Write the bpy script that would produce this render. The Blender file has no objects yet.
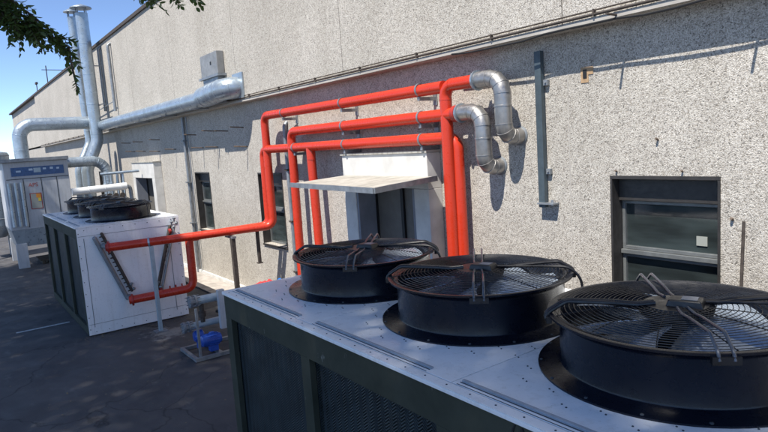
import bpy, math, random
from mathutils import Vector, Matrix, noise
random.seed(7)
sc = bpy.context.scene
PI = math.pi
H = 2.97                                   # camera height above the yard
def P(u, w, z): return Vector((-u, w, z + H))   # u: metres along the wall (away), w: metres towards the wall, z: above eye level

# ------------------------------------------------------------------ camera
cam_d = bpy.data.cameras.new('camera'); cam = bpy.data.objects.new('camera', cam_d); sc.collection.objects.link(cam)
cam_d.sensor_width = 36; cam_d.lens = 602.89 / 768 * 36; cam_d.clip_end = 2000; cam_d.clip_start = .05
f = 602.89
U = Vector((-444, -46, f)).normalized(); D = Vector((323, 4784, f)).normalized(); W = D.cross(U)
if W.z < 0: W = -W
# camera axes expressed in the world (x=-u, y=w, z=-down)
def cw(i): return Vector((-U[i], W[i], -D[i]))
cx, cy, cz = cw(0), -cw(1), -cw(2)
cam.matrix_world = Matrix(((cx.x, cy.x, cz.x, 0), (cx.y, cy.y, cz.y, 0), (cx.z, cy.z, cz.z, H), (0, 0, 0, 1)))
sc.camera = cam
# ------------------------------------------------------------------ sky, sun, exposure
SUNV = Vector((.30, -1.0, 1.75)).normalized()      # direction towards the sun
elev = math.asin(SUNV.z); rot = math.atan2(SUNV.x, SUNV.y)
w_ = bpy.data.worlds.new('World'); sc.world = w_; w_.use_nodes = True
nt = w_.node_tree; bg = nt.nodes['Background']
sky = nt.nodes.new('ShaderNodeTexSky'); sky.sky_type = 'NISHITA'; sky.sun_disc = False
sky.sun_elevation = elev; sky.sun_rotation = rot; sky.altitude = 6000; sky.air_density = .9; sky.dust_density = .0; sky.ozone_density = 1.7
nt.links.new(sky.outputs[0], bg.inputs[0]); bg.inputs[1].default_value = .15
sd = bpy.data.lights.new('sun', 'SUN'); sd.energy = 4.6; sd.angle = math.radians(.53); sd.color = (1, .955, .88)
so = bpy.data.objects.new('sun', sd); sc.collection.objects.link(so)
so.rotation_euler = (-SUNV).to_track_quat('-Z', 'Y').to_euler(); so.location = (0, -10, 30)
sc.view_settings.view_transform = 'Standard'; sc.view_settings.look = 'None'
sc.view_settings.exposure = .80; sc.view_settings.gamma = 1; sc.view_settings.use_curve_mapping = False

# ------------------------------------------------------------------ materials
def mat(name, col, rough=.6, metal=0, spec=.5, coat=0):
    m = bpy.data.materials.new(name); m.use_nodes = True; b = m.node_tree.nodes['Principled BSDF']
    b.inputs['Base Color'].default_value = (*col, 1); b.inputs['Roughness'].default_value = rough
    b.inputs['Metallic'].default_value = metal; b.inputs['Specular IOR Level'].default_value = spec
    b.inputs['Coat Weight'].default_value = coat
    return m
def nodes(m): return m.node_tree.nodes, m.node_tree.links, m.node_tree.nodes['Principled BSDF']
def texco(m, scale=1.0, vec=None):
    N, L, b = nodes(m); g = N.new('ShaderNodeNewGeometry'); mp = N.new('ShaderNodeMapping')
    L.new(g.outputs['Position'], mp.inputs[0])
    mp.inputs['Scale'].default_value = vec if vec else (scale,) * 3
    return mp.outputs[0]
def objco(m, vec=(1, 1, 1)):
    N, L, b = nodes(m); g = N.new('ShaderNodeTexCoord'); mp = N.new('ShaderNodeMapping')
    L.new(g.outputs['Object'], mp.inputs[0]); mp.inputs['Scale'].default_value = vec
    return mp.outputs[0]
def ramp(m, inp, stops, interp='LINEAR'):
    N, L, b = nodes(m); r = N.new('ShaderNodeValToRGB'); r.color_ramp.interpolation = interp
    e = r.color_ramp.elements
    while len(e) < len(stops): e.new(.5)
    for el, (p, c) in zip(e, stops):
        el.position = p; el.color = (*(c if hasattr(c, '__len__') else (c,) * 3), 1)
    L.new(inp, r.inputs[0]); return r.outputs[0]
def ntex(m, vec, scale, detail=4, rough=.55):
    N, L, b = nodes(m); n = N.new('ShaderNodeTexNoise'); n.inputs['Scale'].default_value = scale
    n.inputs['Detail'].default_value = detail; n.inputs['Roughness'].default_value = rough
    L.new(vec, n.inputs['Vector']); return n.outputs[0]
def vor(m, vec, scale, out='Color', feature='F1'):
    N, L, b = nodes(m); n = N.new('ShaderNodeTexVoronoi'); n.feature = feature; n.inputs['Scale'].default_value = scale
    L.new(vec, n.inputs['Vector']); return n.outputs[out]
def mix(m, fac, a, b_, mode='MIX'):
    N, L, b = nodes(m); n = N.new('ShaderNodeMix'); n.data_type = 'RGBA'; n.blend_type = mode
    for s, v in ((n.inputs[0], fac), (n.inputs[6], a), (n.inputs[7], b_)):
        if hasattr(v, 'links') or hasattr(v, 'is_linked'): L.new(v, s)
        elif hasattr(v, '__len__'): s.default_value = (*v, 1)
        else: s.default_value = v
    return n.outputs[2]
def bump(m, h, dist=.01, strength=.6):
    N, L, b = nodes(m); n = N.new('ShaderNodeBump'); n.inputs['Distance'].default_value = dist
    n.inputs['Strength'].default_value = strength; L.new(h, n.inputs['Height']); L.new(n.outputs[0], b.inputs['Normal'])
def setcol(m, c): m.node_tree.links.new(c, m.node_tree.nodes['Principled BSDF'].inputs['Base Color'])
def setrough(m, c): m.node_tree.links.new(c, m.node_tree.nodes['Principled BSDF'].inputs['Roughness'])

def worn(name, col, rough=.5, metal=0, amt=.25, scale=6, spec=.5, vec=(1, 1, 1), rr=.12):
    """plain painted or metal surface with soft grime, fine scratches and uneven gloss"""
    m = mat(name, col, rough, metal, spec); v = texco(m, vec=vec)
    n = ntex(m, v, scale, 6, .6)
    dark = tuple(c * (1 - amt) for c in col); lite = tuple(min(1, c * (1 + amt * .5)) for c in col)
    setcol(m, ramp(m, n, [(.3, dark), (.7, lite)]))
    setrough(m, ramp(m, ntex(m, v, scale * 3, 3), [(.3, max(.02, rough - rr)), (.7, min(1, rough + rr))]))
    return m

def aggregate(name, tint=1.0, scale=60):
    m = mat(name, (.45, .42, .38), .9); v = texco(m)
    N, L, b = nodes(m); wob = N.new('ShaderNodeTexNoise'); wob.inputs['Scale'].default_value = 55; L.new(v, wob.inputs['Vector'])
    va = N.new('ShaderNodeVectorMath'); va.operation = 'MULTIPLY_ADD'; va.inputs[1].default_value = (.012,) * 3; L.new(wob.outputs['Color'], va.inputs[0]); L.new(v, va.inputs[2]); v = va.outputs[0]
    vc = vor(m, v, scale)
    sep = N.new('ShaderNodeSeparateColor'); L.new(vc, sep.inputs[0])
    t = tint * .98
    peb = ramp(m, sep.outputs[0], [(0, (.14 * t, .134 * t, .125 * t)), (.08, (.31 * t, .29 * t, .262 * t)), (.22, (.44 * t, .412 * t, .37 * t)),
                                   (.6, (.53 * t, .50 * t, .455 * t)), (1, (.66 * t, .63 * t, .58 * t))])
    d = vor(m, v, scale, 'Distance')
    gap = ramp(m, d, [(.5, (1, 1, 1)), (.85, (.62, .59, .55))])
    c = mix(m, 1, peb, gap, 'MULTIPLY')
    big = ramp(m, ntex(m, v, .8, 6, .65), [(.3, (.86, .85, .83)), (.65, (1.04, 1.03, 1.02))])
    c = mix(m, 1, c, big, 'MULTIPLY')
    med = ramp(m, ntex(m, v, 14, 4, .65), [(.3, (.84, .83, .82)), (.65, (1.05, 1.05, 1.04))])
    c = mix(m, 1, c, med, 'MULTIPLY')
    v2 = texco(m, vec=(2.2, 2.2, .22)); st = ramp(m, ntex(m, v2, 1.6, 5, .7), [(.33, (.80, .78, .75)), (.55, (1, 1, 1))])
    c = mix(m, .3, c, st, 'MULTIPLY')
    # rain-washed grime that hangs from the ledge, and splash dirt near the foot
    sx = N.new('ShaderNodeSeparateXYZ'); g0 = N.new('ShaderNodeNewGeometry'); L.new(g0.outputs['Position'], sx.inputs[0])
    run = ntex(m, texco(m, vec=(5, 5, .12)), 2.2, 6, .75)
    top = N.new('ShaderNodeMapRange'); top.inputs[1].default_value = 2.6; top.inputs[2].default_value = 3.9; L.new(sx.outputs[2], top.inputs[0])
    mm = N.new('ShaderNodeMath'); mm.operation = 'MULTIPLY'; L.new(ramp(m, run, [(.55, 0), (.75, .55)]), mm.inputs[0]); L.new(top.outputs[0], mm.inputs[1])
    c = mix(m, mm.outputs[0], c, (.24, .22, .19)) if name.endswith('concrete') else c
    setcol(m, c)
    h = ramp(m, d, [(0, 1), (.8, 0)]); bump(m, h, .005, .55)
    return m
M = {}
M['agg'] = aggregate('exposed_aggregate_concrete', 1.0, 116)
M['agg2'] = aggregate('exposed_aggregate_concrete_upper', 1.04, 120)
M['conc'] = worn('smooth_concrete', (.42, .39, .35), .9, amt=.25, scale=3)
# asphalt
m = mat('asphalt', (.05, .05, .052), .85); v = texco(m)
g1 = ramp(m, ntex(m, v, 140, 2), [(.3, (.040, .039, .041)), (.75, (.105, .102, .104))])
g2 = ramp(m, ntex(m, v, .7, 7, .62), [(.3, (.62, .63, .68)), (.62, (1.15, 1.13, 1.12))])
c = mix(m, 1, g1, g2, 'MULTIPLY')
stain = ramp(m, ntex(m, texco(m, vec=(1, 1.7, 1)), 1.9, 8, .7), [(.58, (0, 0, 0)), (.70, (.8, .8, .8))])
c = mix(m, stain, c, (.13, .125, .12)); N, L, b = nodes(m)
wv_ = N.new('ShaderNodeVectorMath'); wv_.operation = 'MULTIPLY_ADD'; nn_ = N.new('ShaderNodeTexNoise'); nn_.inputs['Scale'].default_value = 1.3; nn_.inputs['Detail'].default_value = 6; L.new(v, nn_.inputs['Vector'])
wv_.inputs[1].default_value = (.9,) * 3; L.new(nn_.outputs['Color'], wv_.inputs[0]); L.new(v, wv_.inputs[2])
crk = ramp(m, vor(m, wv_.outputs[0], .42, 'Distance', 'DISTANCE_TO_EDGE'), [(.0, (.35, .35, .35)), (.006, (1, 1, 1))]); c = mix(m, 1, c, crk, 'MULTIPLY')
sp_ = N.new('ShaderNodeVectorMath'); sp_.operation = 'DISTANCE'; L.new(v, sp_.inputs[0]); sp_.inputs[1].default_value = (-10.2, 2.75, 0)
sd_m = N.new('ShaderNodeMath'); sd_m.operation = 'MULTIPLY_ADD'; sd_m.inputs[1].default_value = -.55; sd_m.inputs[2].default_value = .52; L.new(sp_.outputs['Value'], sd_m.inputs[0])
sa_m = N.new('ShaderNodeMath'); sa_m.operation = 'ADD'; L.new(sd_m.outputs[0], sa_m.inputs[0]); L.new(ntex(m, v, 5, 7, .75), sa_m.inputs[1])
lime = ramp(m, sa_m.outputs[0], [(.80, (0, 0, 0)), (.95, (1, 1, 1))]); c = mix(m, lime, c, (.26, .25, .23))
chip = ramp(m, ntex(m, v, 21, 5, .7), [(.70, (0, 0, 0)), (.76, (1, 1, 1))]); c = mix(m, chip, c, (.17, .165, .155))
setcol(m, c); setrough(m, ramp(m, ntex(m, v, 2.3, 4), [(.3, .6), (.7, .9)])); bump(m, ntex(m, v, 160, 2), .006, .5)
M['asphalt'] = m
M['walk'] = worn('pale_path_concrete', (.40, .36, .32), .9, amt=.35, scale=5)
M['paint'] = worn('road_paint', (.55, .55, .53), .8, amt=.4, scale=22)
# red enamel
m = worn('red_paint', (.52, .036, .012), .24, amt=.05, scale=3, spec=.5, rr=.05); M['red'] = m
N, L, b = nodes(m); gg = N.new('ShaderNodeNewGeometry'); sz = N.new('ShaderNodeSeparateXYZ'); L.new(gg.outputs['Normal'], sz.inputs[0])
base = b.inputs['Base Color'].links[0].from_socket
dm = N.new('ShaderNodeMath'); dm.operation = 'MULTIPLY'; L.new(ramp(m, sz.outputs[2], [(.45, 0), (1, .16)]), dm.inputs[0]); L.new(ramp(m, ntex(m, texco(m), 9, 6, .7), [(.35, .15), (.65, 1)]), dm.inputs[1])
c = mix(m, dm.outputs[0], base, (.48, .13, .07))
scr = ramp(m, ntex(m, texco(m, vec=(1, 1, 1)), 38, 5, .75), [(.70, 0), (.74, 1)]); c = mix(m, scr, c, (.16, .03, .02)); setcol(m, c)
setrough(m, ramp(m, ntex(m, texco(m), 12, 5, .7), [(.3, .2), (.7, .42)]))
M['redcap'] = worn('dull_red_paint', (.36, .03, .02), .5, amt=.3, scale=20)
M['alu'] = worn('aluminium_cladding', (.36, .35, .34), .42, .8, amt=.2, scale=11)
M['galv'] = worn('galvanised_duct', (.38, .44, .49), .36, .6, amt=.2, scale=5)
M['galvd'] = worn('dull_galvanised_steel', (.26, .28, .30), .5, .5, amt=.3, scale=9)
M['steelb'] = worn('blue_grey_channel_steel', (.075, .10, .115), .5, .3, amt=.25, scale=9)
M['rust'] = worn('dark_rusty_steel', (.075, .06, .05), .8, .1, amt=.45, scale=18)
M['blk'] = worn('black_enamel', (.004, .006, .013), .28, amt=.08, scale=5, spec=.35, rr=.06)
M['wire'] = worn('black_wire', (.009, .009, .011), .36, amt=.1, scale=9)
M['rod'] = worn('bright_arm_tube', (.10, .11, .13), .32, .5, amt=.2, scale=9)
M['blade'] = worn('fan_blade_alloy', (.45, .53, .64), .26, .5, amt=.25, scale=5)
M['label'] = mat('label_white', (.30, .31, .28), .6)
M['plate'] = mat('grey_rating_plate', (.22, .23, .25), .4)
# white sheet metal
m = mat('white_sheet_metal', (.70, .72, .74), .42, 0, .5); v = texco(m)
c = ramp(m, ntex(m, v, 1.6, 6, .6), [(.3, (.80, .815, .82)), (.7, (.89, .895, .895))])
sp = ramp(m, ntex(m, v, 34, 4, .7), [(.30, (.72, .70, .66)), (.42, (1, 1, 1))]); c = mix(m, .55, c, sp, 'MULTIPLY')
wsh = ramp(m, ntex(m, texco(m, vec=(7, 7, .5)), 2.6, 6, .7), [(.34, (.62, .60, .56)), (.48, (1, 1, 1))]); c = mix(m, .22, c, wsh, 'MULTIPLY')
setcol(m, c); setrough(m, ramp(m, ntex(m, v, 9, 4), [(.3, .24), (.7, .42)])); M['white'] = m
m = mat('grey_sheet_metal', (.42, .43, .45), .5, 0, .4); v = texco(m)
c = ramp(m, ntex(m, v, 1.3, 6, .6), [(.3, (.36, .38, .41)), (.7, (.50, .51, .53))])
st = ramp(m, ntex(m, texco(m, vec=(6, 6, .8)), 2.5, 6, .7), [(.32, (.72, .69, .64)), (.5, (1, 1, 1))])
c = mix(m, .6, c, st, 'MULTIPLY'); setcol(m, c); M['grey'] = m
M['boxg'] = worn('vent_box_grey', (.27, .27, .265), .5, .3, amt=.25, scale=6)
m = mat('dark_frame_paint', (.06, .07, .062), .75, 0, .25); v = texco(m)
c = ramp(m, ntex(m, v, 3, 6, .65), [(.3, (.030, .035, .025)), (.7, (.058, .063, .047))])
st = ramp(m, ntex(m, texco(m, vec=(2.2, 9, .9)), 3.0, 7, .75), [(.635, (0, 0, 0)), (.70, (1, 1, 1))])
c = mix(m, st, c, (.30, .31, .28)); setcol(m, c); M['frame'] = m
m = mat('coil_fins', (.02, .03, .035), .5, .3)
v = texco(m); N, L, b = nodes(m)
wv = N.new('ShaderNodeTexWave'); wv.wave_type = 'BANDS'; wv.bands_direction = 'Z'; wv.inputs['Scale'].default_value = 18
wv.inputs['Distortion'].default_value = 0; 
sx = N.new('ShaderNodeSeparateXYZ'); L.new(v, sx.inputs[0])
tri = N.new('ShaderNodeMath'); tri.operation = 'PINGPONG'; tri.inputs[1].default_value = .035; L.new(sx.outputs[0], tri.inputs[0])
ad = N.new('ShaderNodeMath'); ad.operation = 'MULTIPLY_ADD'; ad.inputs[1].default_value = .8; L.new(tri.outputs[0], ad.inputs[0]); L.new(sx.outputs[2], ad.inputs[2])
cb = N.new('ShaderNodeCombineXYZ'); L.new(ad.outputs[0], cb.inputs[2]); L.new(cb.outputs[0], wv.inputs['Vector'])
hol = ramp(m, wv.outputs['Fac'], [(.35, (.008, .012, .014)), (.6, (.035, .055, .062))])
brk = ramp(m, ntex(m, v, 9, 4), [(.35, (.45, .5, .5)), (.6, (1.1, 1.1, 1.1))])
setcol(m, mix(m, 1, hol, brk, 'MULTIPLY')); bump(m, wv.outputs['Fac'], .01, .8); M['coil'] = m
M['railp'] = worn('blue_grey_rail_paint', (.34, .38, .43), .5, amt=.2, scale=20)
M['slot'] = mat('slot_shadow_gap_rubber', (.05, .06, .07), .7)
M['ptl'] = worn('painted_white_render', (.60, .585, .55), .8, amt=.2, scale=3.5)
m = mat('canopy_sheet', (.42, .40, .35), .75); v = texco(m)
c = ramp(m, ntex(m, v, 3.2, 7, .65), [(.3, (.30, .285, .245)), (.7, (.50, .475, .42))])
st = ramp(m, ntex(m, texco(m, vec=(9, 1.2, 1)), 3.0, 6, .7), [(.36, (.45, .43, .40)), (.52, (1, 1, 1))])
setcol(m, mix(m, .8, c, st, 'MULTIPLY'))
M['canopy'] = m
M['doorp'] = worn('grey_door_panel', (.12, .112, .10), .6, amt=.15, scale=4)
M['bluej'] = worn('shaded_jamb_tone', (.20, .215, .25), .7, amt=.2, scale=4)  # bluish tone paints the shade on the white door surround's jambs
M['dark'] = mat('dark_rubber', (.012, .012, .013), .6)
M['wframe'] = worn('brown_window_frame', (.035, .032, .03), .5, amt=.3, scale=10)
M['wal'] = worn('window_aluminium', (.20, .21, .21), .4, .4, amt=.2, scale=8)
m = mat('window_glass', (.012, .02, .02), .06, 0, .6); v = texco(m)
setcol(m, ramp(m, ntex(m, texco(m, vec=(.5, .5, 2.6)), 2.2, 3), [(.35, (.018, .023, .024)), (.7, (.050, .066, .068))]))  # level bands in the colour imitate a reflection across the panes
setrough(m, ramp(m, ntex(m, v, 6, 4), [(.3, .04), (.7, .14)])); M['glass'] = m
M['blue'] = worn('blue_motor_paint', (.018, .08, .40), .35, amt=.2, scale=9)
M['bluep'] = worn('blue_plastic', (.02, .16, .50), .45, amt=.25, scale=9)
M['redcl'] = worn('red_cloth', (.50, .04, .04), .85, amt=.3, scale=14)
M['pipeg'] = worn('grey_blue_pipe_jacket', (.36, .45, .50), .45, .2, amt=.15, scale=8)
M['whitep'] = worn('white_pipe_jacket', (.68, .68, .66), .5, amt=.12, scale=8)
M['panelb'] = worn('blue_name_strip', (.045, .11, .26), .4, amt=.3, scale=14)
M['letter'] = mat('pale_lettering', (.45, .55, .65), .5)
M['letr'] = mat('red_lettering', (.45, .05, .03), .5)
M['orange'] = mat('orange_mark', (.75, .28, .03), .5)
M['yellow'] = mat('yellow_mark', (.75, .55, .05), .5)
M['ochre'] = worn('ochre_plaster_patch', (.42, .28, .16), .9, amt=.3, scale=20)
M['brick'] = worn('pink_brick', (.42, .20, .17), .9, amt=.3, scale=20)
M['hook'] = worn('weathered_rebar', (.16, .12, .09), .8, .1, amt=.4, scale=18)
M['bark'] = worn('bark', (.07, .055, .04), .95, amt=.5, scale=14)
m = mat('leaf', (.05, .09, .02), .5); v = texco(m)
setcol(m, ramp(m, ntex(m, v, 3.5, 3), [(.3, (.035, .065, .016)), (.7, (.10, .145, .040))]))
N, L, b = nodes(m); tr = N.new('ShaderNodeBsdfTranslucent'); tr.inputs[0].default_value = (.14, .22, .04, 1)
mx = N.new('ShaderNodeMixShader'); mx.inputs[0].default_value = .3; out = N['Material Output']
L.new(b.outputs[0], mx.inputs[1]); L.new(tr.outputs[0], mx.inputs[2]); L.new(mx.outputs[0], out.inputs[0]); M['leaf'] = m

# ------------------------------------------------------------------ mesh builder
COL = sc.collection
class MB:
    def __init__(s): s.v = []; s.f = []
    def add(s, vs, fs):
        o = len(s.v); s.v += [Vector(p) for p in vs]; s.f += [tuple(i + o for i in f_) for f_ in fs]; return s
    def hexa(s, p):      # 8 corners: bottom 4 ccw, top 4 ccw
        return s.add(p, [(0, 3, 2, 1), (4, 5, 6, 7), (0, 1, 5, 4), (1, 2, 6, 5), (2, 3, 7, 6), (3, 0, 4, 7)])
    def box(s, u0, u1, w0, w1, z0, z1):
        a, b_ = -max(u0, u1), -min(u0, u1); z0 += H; z1 += H
        return s.hexa([(a, w0, z0), (b_, w0, z0), (b_, w1, z0), (a, w1, z0), (a, w0, z1), (b_, w0, z1), (b_, w1, z1), (a, w1, z1)])
    def bar(s, a, b_, wd, ht, up=Vector((0, 0, 1))):
        a, b_ = Vector(a), Vector(b_); d = (b_ - a).normalized(); x = d.cross(up)
        if x.length < 1e-3: x = d.cross(Vector((1, 0, 0)))
        x.normalize(); y = x.cross(d).normalized(); X = x * wd / 2; Y = y * ht / 2
        return s.hexa([a - X - Y, a + X - Y, b_ + X - Y, b_ - X - Y, a - X + Y, a + X + Y, b_ + X + Y, b_ - X + Y])
    def sweep(s, pts, r, n=12, closed=False, cap=True):
        pts = [Vector(p) for p in pts]; m_ = len(pts); rr = r if hasattr(r, '__len__') else [r] * m_
        o = len(s.v); t0 = (pts[1] - pts[0]).normalized()
        x = t0.orthogonal().normalized()
        for i, p in enumerate(pts):
            if closed: t = (pts[(i + 1) % m_] - pts[i - 1]).normalized()
            elif i == 0: t = t0
            elif i == m_ - 1: t = (pts[-1] - pts[-2]).normalized()
            else: t = ((pts[i + 1] - p).normalized() + (p - pts[i - 1]).normalized()).normalized()
            x = (x - t * x.dot(t)).normalized(); y = t.cross(x)
            for k in range(n):
                a = 2 * PI * k / n; s.v.append(p + (x * math.cos(a) + y * math.sin(a)) * rr[i])
        for i in range(m_ if closed else m_ - 1):
            for k in range(n):
                a = o + i * n + k; b_ = o + i * n + (k + 1) % n; j = (i + 1) % m_
                s.f.append((a, b_, o + j * n + (k + 1) % n, o + j * n + k))
        if cap and not closed:
            s.f.append(tuple(o + k for k in reversed(range(n)))); s.f.append(tuple(o + (m_ - 1) * n + k for k in range(n)))
        return s
    def tube(s, a, b_, r, n=12): return s.sweep([a, b_], r, n)
    def lathe(s, c, axis, prof, n=32, cap=True):   # prof: (radius, height) list
        c = Vector(c); ax = Vector(axis).normalized(); x = ax.orthogonal().normalized(); y = ax.cross(x); o = len(s.v)
        for r, h in prof:
            for k in range(n):
                a = 2 * PI * k / n; s.v.append(c + ax * h + (x * math.cos(a) + y * math.sin(a)) * max(r, 1e-4))
        for i in range(len(prof) - 1):
            for k in range(n):
                s.f.append((o + i * n + k, o + i * n + (k + 1) % n, o + (i + 1) * n + (k + 1) % n, o + (i + 1) * n + k))
        if cap:
            s.f.append(tuple(o + k for k in reversed(range(n)))); s.f.append(tuple(o + (len(prof) - 1) * n + k for k in range(n)))
        return s
    def sphere(s, c, r, n=12):
        pr = [(math.sin(PI * i / 8) * r, -math.cos(PI * i / 8) * r) for i in range(9)]
        return s.lathe(c, (0, 0, 1), pr, n, False)
    def build(s, name, m_, parent=None, smooth=True, bevel=0):
        me = bpy.data.meshes.new(name); off = parent_world(parent) if parent else Vector((0, 0, 0))
        me.from_pydata([v_ - off for v_ in s.v], [], s.f); me.validate(); me.update()
        o = bpy.data.objects.new(name, me); COL.objects.link(o)
        if m_: me.materials.append(m_)
        if smooth:
            me.polygons.foreach_set('use_smooth', [True] * len(me.polygons)); me.set_sharp_from_angle(angle=math.radians(38))
        if parent: o.parent = parent
        if bevel:
            b_ = o.modifiers.new('bevel', 'BEVEL'); b_.width = bevel; b_.segments = 2; b_.limit_method = 'ANGLE'; b_.angle_limit = math.radians(50)
        return o
def parent_world(o):
    v_ = Vector((0, 0, 0))
    while o: v_ += o.location; o = o.parent
    return v_
def fillet(pts, R, n=7):
    pts = [Vector(p) for p in pts]; out_ = [pts[0]]
    for i in range(1, len(pts) - 1):
        a, p, b_ = pts[i - 1], pts[i], pts[i + 1]; d1 = (a - p); d2 = (b_ - p)
        r = min(R, d1.length * .49, d2.length * .49); p1 = p + d1.normalized() * r; p2 = p + d2.normalized() * r
        for k in range(n + 1):
            t = k / n; out_.append(p1 * (1 - t) ** 2 * 1.0 + p * 2 * t * (1 - t) + p2 * t * t)
    out_.append(pts[-1]); return out_
def arc_fillet(pts, R, n=7):
    """true circular elbows"""
    pts = [Vector(p) for p in pts]; out_ = [pts[0]]
    for i in range(1, len(pts) - 1):
        a, p, b_ = pts[i - 1], pts[i], pts[i + 1]; d1 = (a - p).normalized(); d2 = (b_ - p).normalized()
        ang = math.acos(max(-1, min(1, d1.dot(d2)))); 
        if ang > 3.1: out_.append(p); continue
        r = min(R / math.tan(ang / 2), (a - p).length * .49, (b_ - p).length * .49); Rr = r * math.tan(ang / 2)
        bis = (d1 + d2).normalized(); c_ = p + bis * (Rr / math.sin(ang / 2)); p1 = p + d1 * r; p2 = p + d2 * r
        v1, v2 = p1 - c_, p2 - c_; th = math.acos(max(-1, min(1, v1.normalized().dot(v2.normalized()))))
        for k in range(n + 1):
            t = k / n; out_.append(c_ + (v1 * math.sin((1 - t) * th) + v2 * math.sin(t * th)) / math.sin(th))
    out_.append(pts[-1]); return out_
def thing(name, loc, label, cat, group=None):
    o = bpy.data.objects.new(name, None); COL.objects.link(o); o.location = loc; o.empty_display_size = .2
    o['label'] = label; o['category'] = cat
    if group: o['group'] = group
    return o
def tag(o, label=None, cat=None, group=None, kind=None):
    for k, v_ in (('label', label), ('category', cat), ('group', group), ('kind', kind)):
        if v_: o[k] = v_
    return o
def copy_tree(o, parent=None):
    c_ = o.copy(); COL.objects.link(c_); c_.parent = parent
    for ch in o.children: copy_tree(ch, c_)
    return c_

# ------------------------------------------------------------------ ground
b_ = MB(); b_.add([(-500, -500, 0), (500, -500, 0), (500, 500, 0), (-500, 500, 0)], [(0, 1, 2, 3)])
tag(b_.build('ground', M['asphalt'], smooth=False), kind='structure')
b_ = MB(); b_.box(-12, 53, 4.25, 4.9, -H, -H + .03)
tag(b_.build('path', M['walk'], smooth=False, bevel=.008), kind='structure')
b_ = MB(); zz = .006
for (u0, w0, u1, w1, wd) in ((12.38, .72, 12.38, 1.58, .085),):
    b_.add([(-u0 - wd / 2, w0, zz), (-u1 - wd / 2, w1, zz), (-u1 + wd / 2, w1, zz), (-u0 + wd / 2, w0, zz)], [(0, 3, 2, 1)])
tag(b_.build('road_marking', M['paint'], smooth=False), kind='structure')

# ------------------------------------------------------------------ factory building
LW, UW = 4.90, 4.71
UE, UN = 53.2, -13.0
ZLED, ZROOF = .885, 3.71
bld = thing('factory_building', P(20, 4.9, -H), 'long pebbled concrete factory building with a low pitched dark roof edge behind the machines', 'building')
wins = [(2.25, 3.215), (9.79, 10.80), (13.40, 14.36), (24.2, 25.2), (27.9, 28.9)]
doors = [(5.80, 7.11), (17.25, 19.05)]
holes = [(a, b2, -1.83, -.47) for a, b2 in wins] + [(a, b2, -H, -.62) for a, b2 in doors]
def holed_wall(mb, w0, u0, u1, z0, z1, holes, depth):
    us = sorted({u0, u1, *[h[0] for h in holes], *[h[1] for h in holes]}); zs = sorted({z0, z1, *[h[2] for h in holes], *[h[3] for h in holes]})
    for i in range(len(us) - 1):
        for j in range(len(zs) - 1):
            a, b2, c_, d_ = us[i], us[i + 1], zs[j], zs[j + 1]
            if any(h[0] <= a and b2 <= h[1] and h[2] <= c_ and d_ <= h[3] for h in holes): continue
            mb.add([P(a, w0, c_), P(b2, w0, c_), P(b2, w0, d_), P(a, w0, d_)], [(0, 3, 2, 1) if False else (0, 1, 2, 3)])
    for (a, b2, c_, d_) in holes:
        for q in ([(a, c_), (a, d_)], [(b2, c_), (b2, d_)], [(a, c_), (b2, c_)], [(a, d_), (b2, d_)]):
            (ua, za), (ub, zb) = q
            mb.add([P(ua, w0, za), P(ub, w0, zb), P(ub, w0 + depth, zb), P(ua, w0 + depth, za)], [(0, 1, 2, 3)])
b_ = MB(); holed_wall(b_, LW, UN, UE, -H - .02, ZLED + .02, holes, .30)
b_.add([P(UE, LW, -H), P(UE, LW + 22, -H), P(UE, LW + 22, ZROOF), P(UE, LW, ZROOF)], [(0, 1, 2, 3)])
b_.add([P(UN, LW, -H), P(UN, LW + 22, -H), P(UN, LW + 22, ZROOF), P(UN, LW, ZROOF)], [(0, 1, 2, 3)])
b_.add([P(UN, LW + 22, -H), P(UE, LW + 22, -H), P(UE, LW + 22, ZROOF), P(UN, LW + 22, ZROOF)], [(0, 1, 2, 3)])
b_.build('lower_wall', M['agg'], bld, smooth=False)
# upper cladding panels, 3.7 m each, overhanging the lower wall up to u=38.7
ups = MB(); u = 3.55 - 3.7 * 4; edges = []
while u < 38.7: edges.append(u); u += 3.7
edges.append(38.75)
for a, b2 in zip(edges[:-1], edges[1:]):
    ups.box(a + .006, b2 - .006, UW, LW - .002, ZLED, ZROOF)
    ups.box(a - .006, a + .006, UW + .02, LW - .002, ZLED, ZROOF)
b3 = ups.build('upper_wall', M['agg2'], bld, smooth=False)
b_ = MB(); b_.box(38.75, UE, LW - .06, LW - .002, ZLED + .1, ZROOF); b_.build('upper_wall', M['agg2'], bld, smooth=False)
b_ = MB(); b_.box(UN, UE + .05, UW - .05, UW + .30, ZROOF + .002, ZROOF + .09); b_.build('roof_coping', M['rust'], bld, smooth=False)
b_ = MB(); b_.add([P(UN, UW, ZROOF + .05), P(UE, UW, ZROOF + .05), P(UE, LW + 22, ZROOF + .05), P(UN, LW + 22, ZROOF + .05)], [(0, 1, 2, 3)]); b_.build('roof', M['galvd'], bld, smooth=False)
# joints of the lower wall
for k in range(0, 14):
    uu = 3.65 + 3.7 * k - 7.4
    if any(a - .1 < uu < b2 + .1 for a, b2 in wins + doors): continue
    b_ = MB(); b_.box(uu - .005, uu + .005, LW - .002, LW + .01, -H + .03, ZLED - .01); b_.build('wall_joint', M['conc'], bld, smooth=False)
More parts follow.
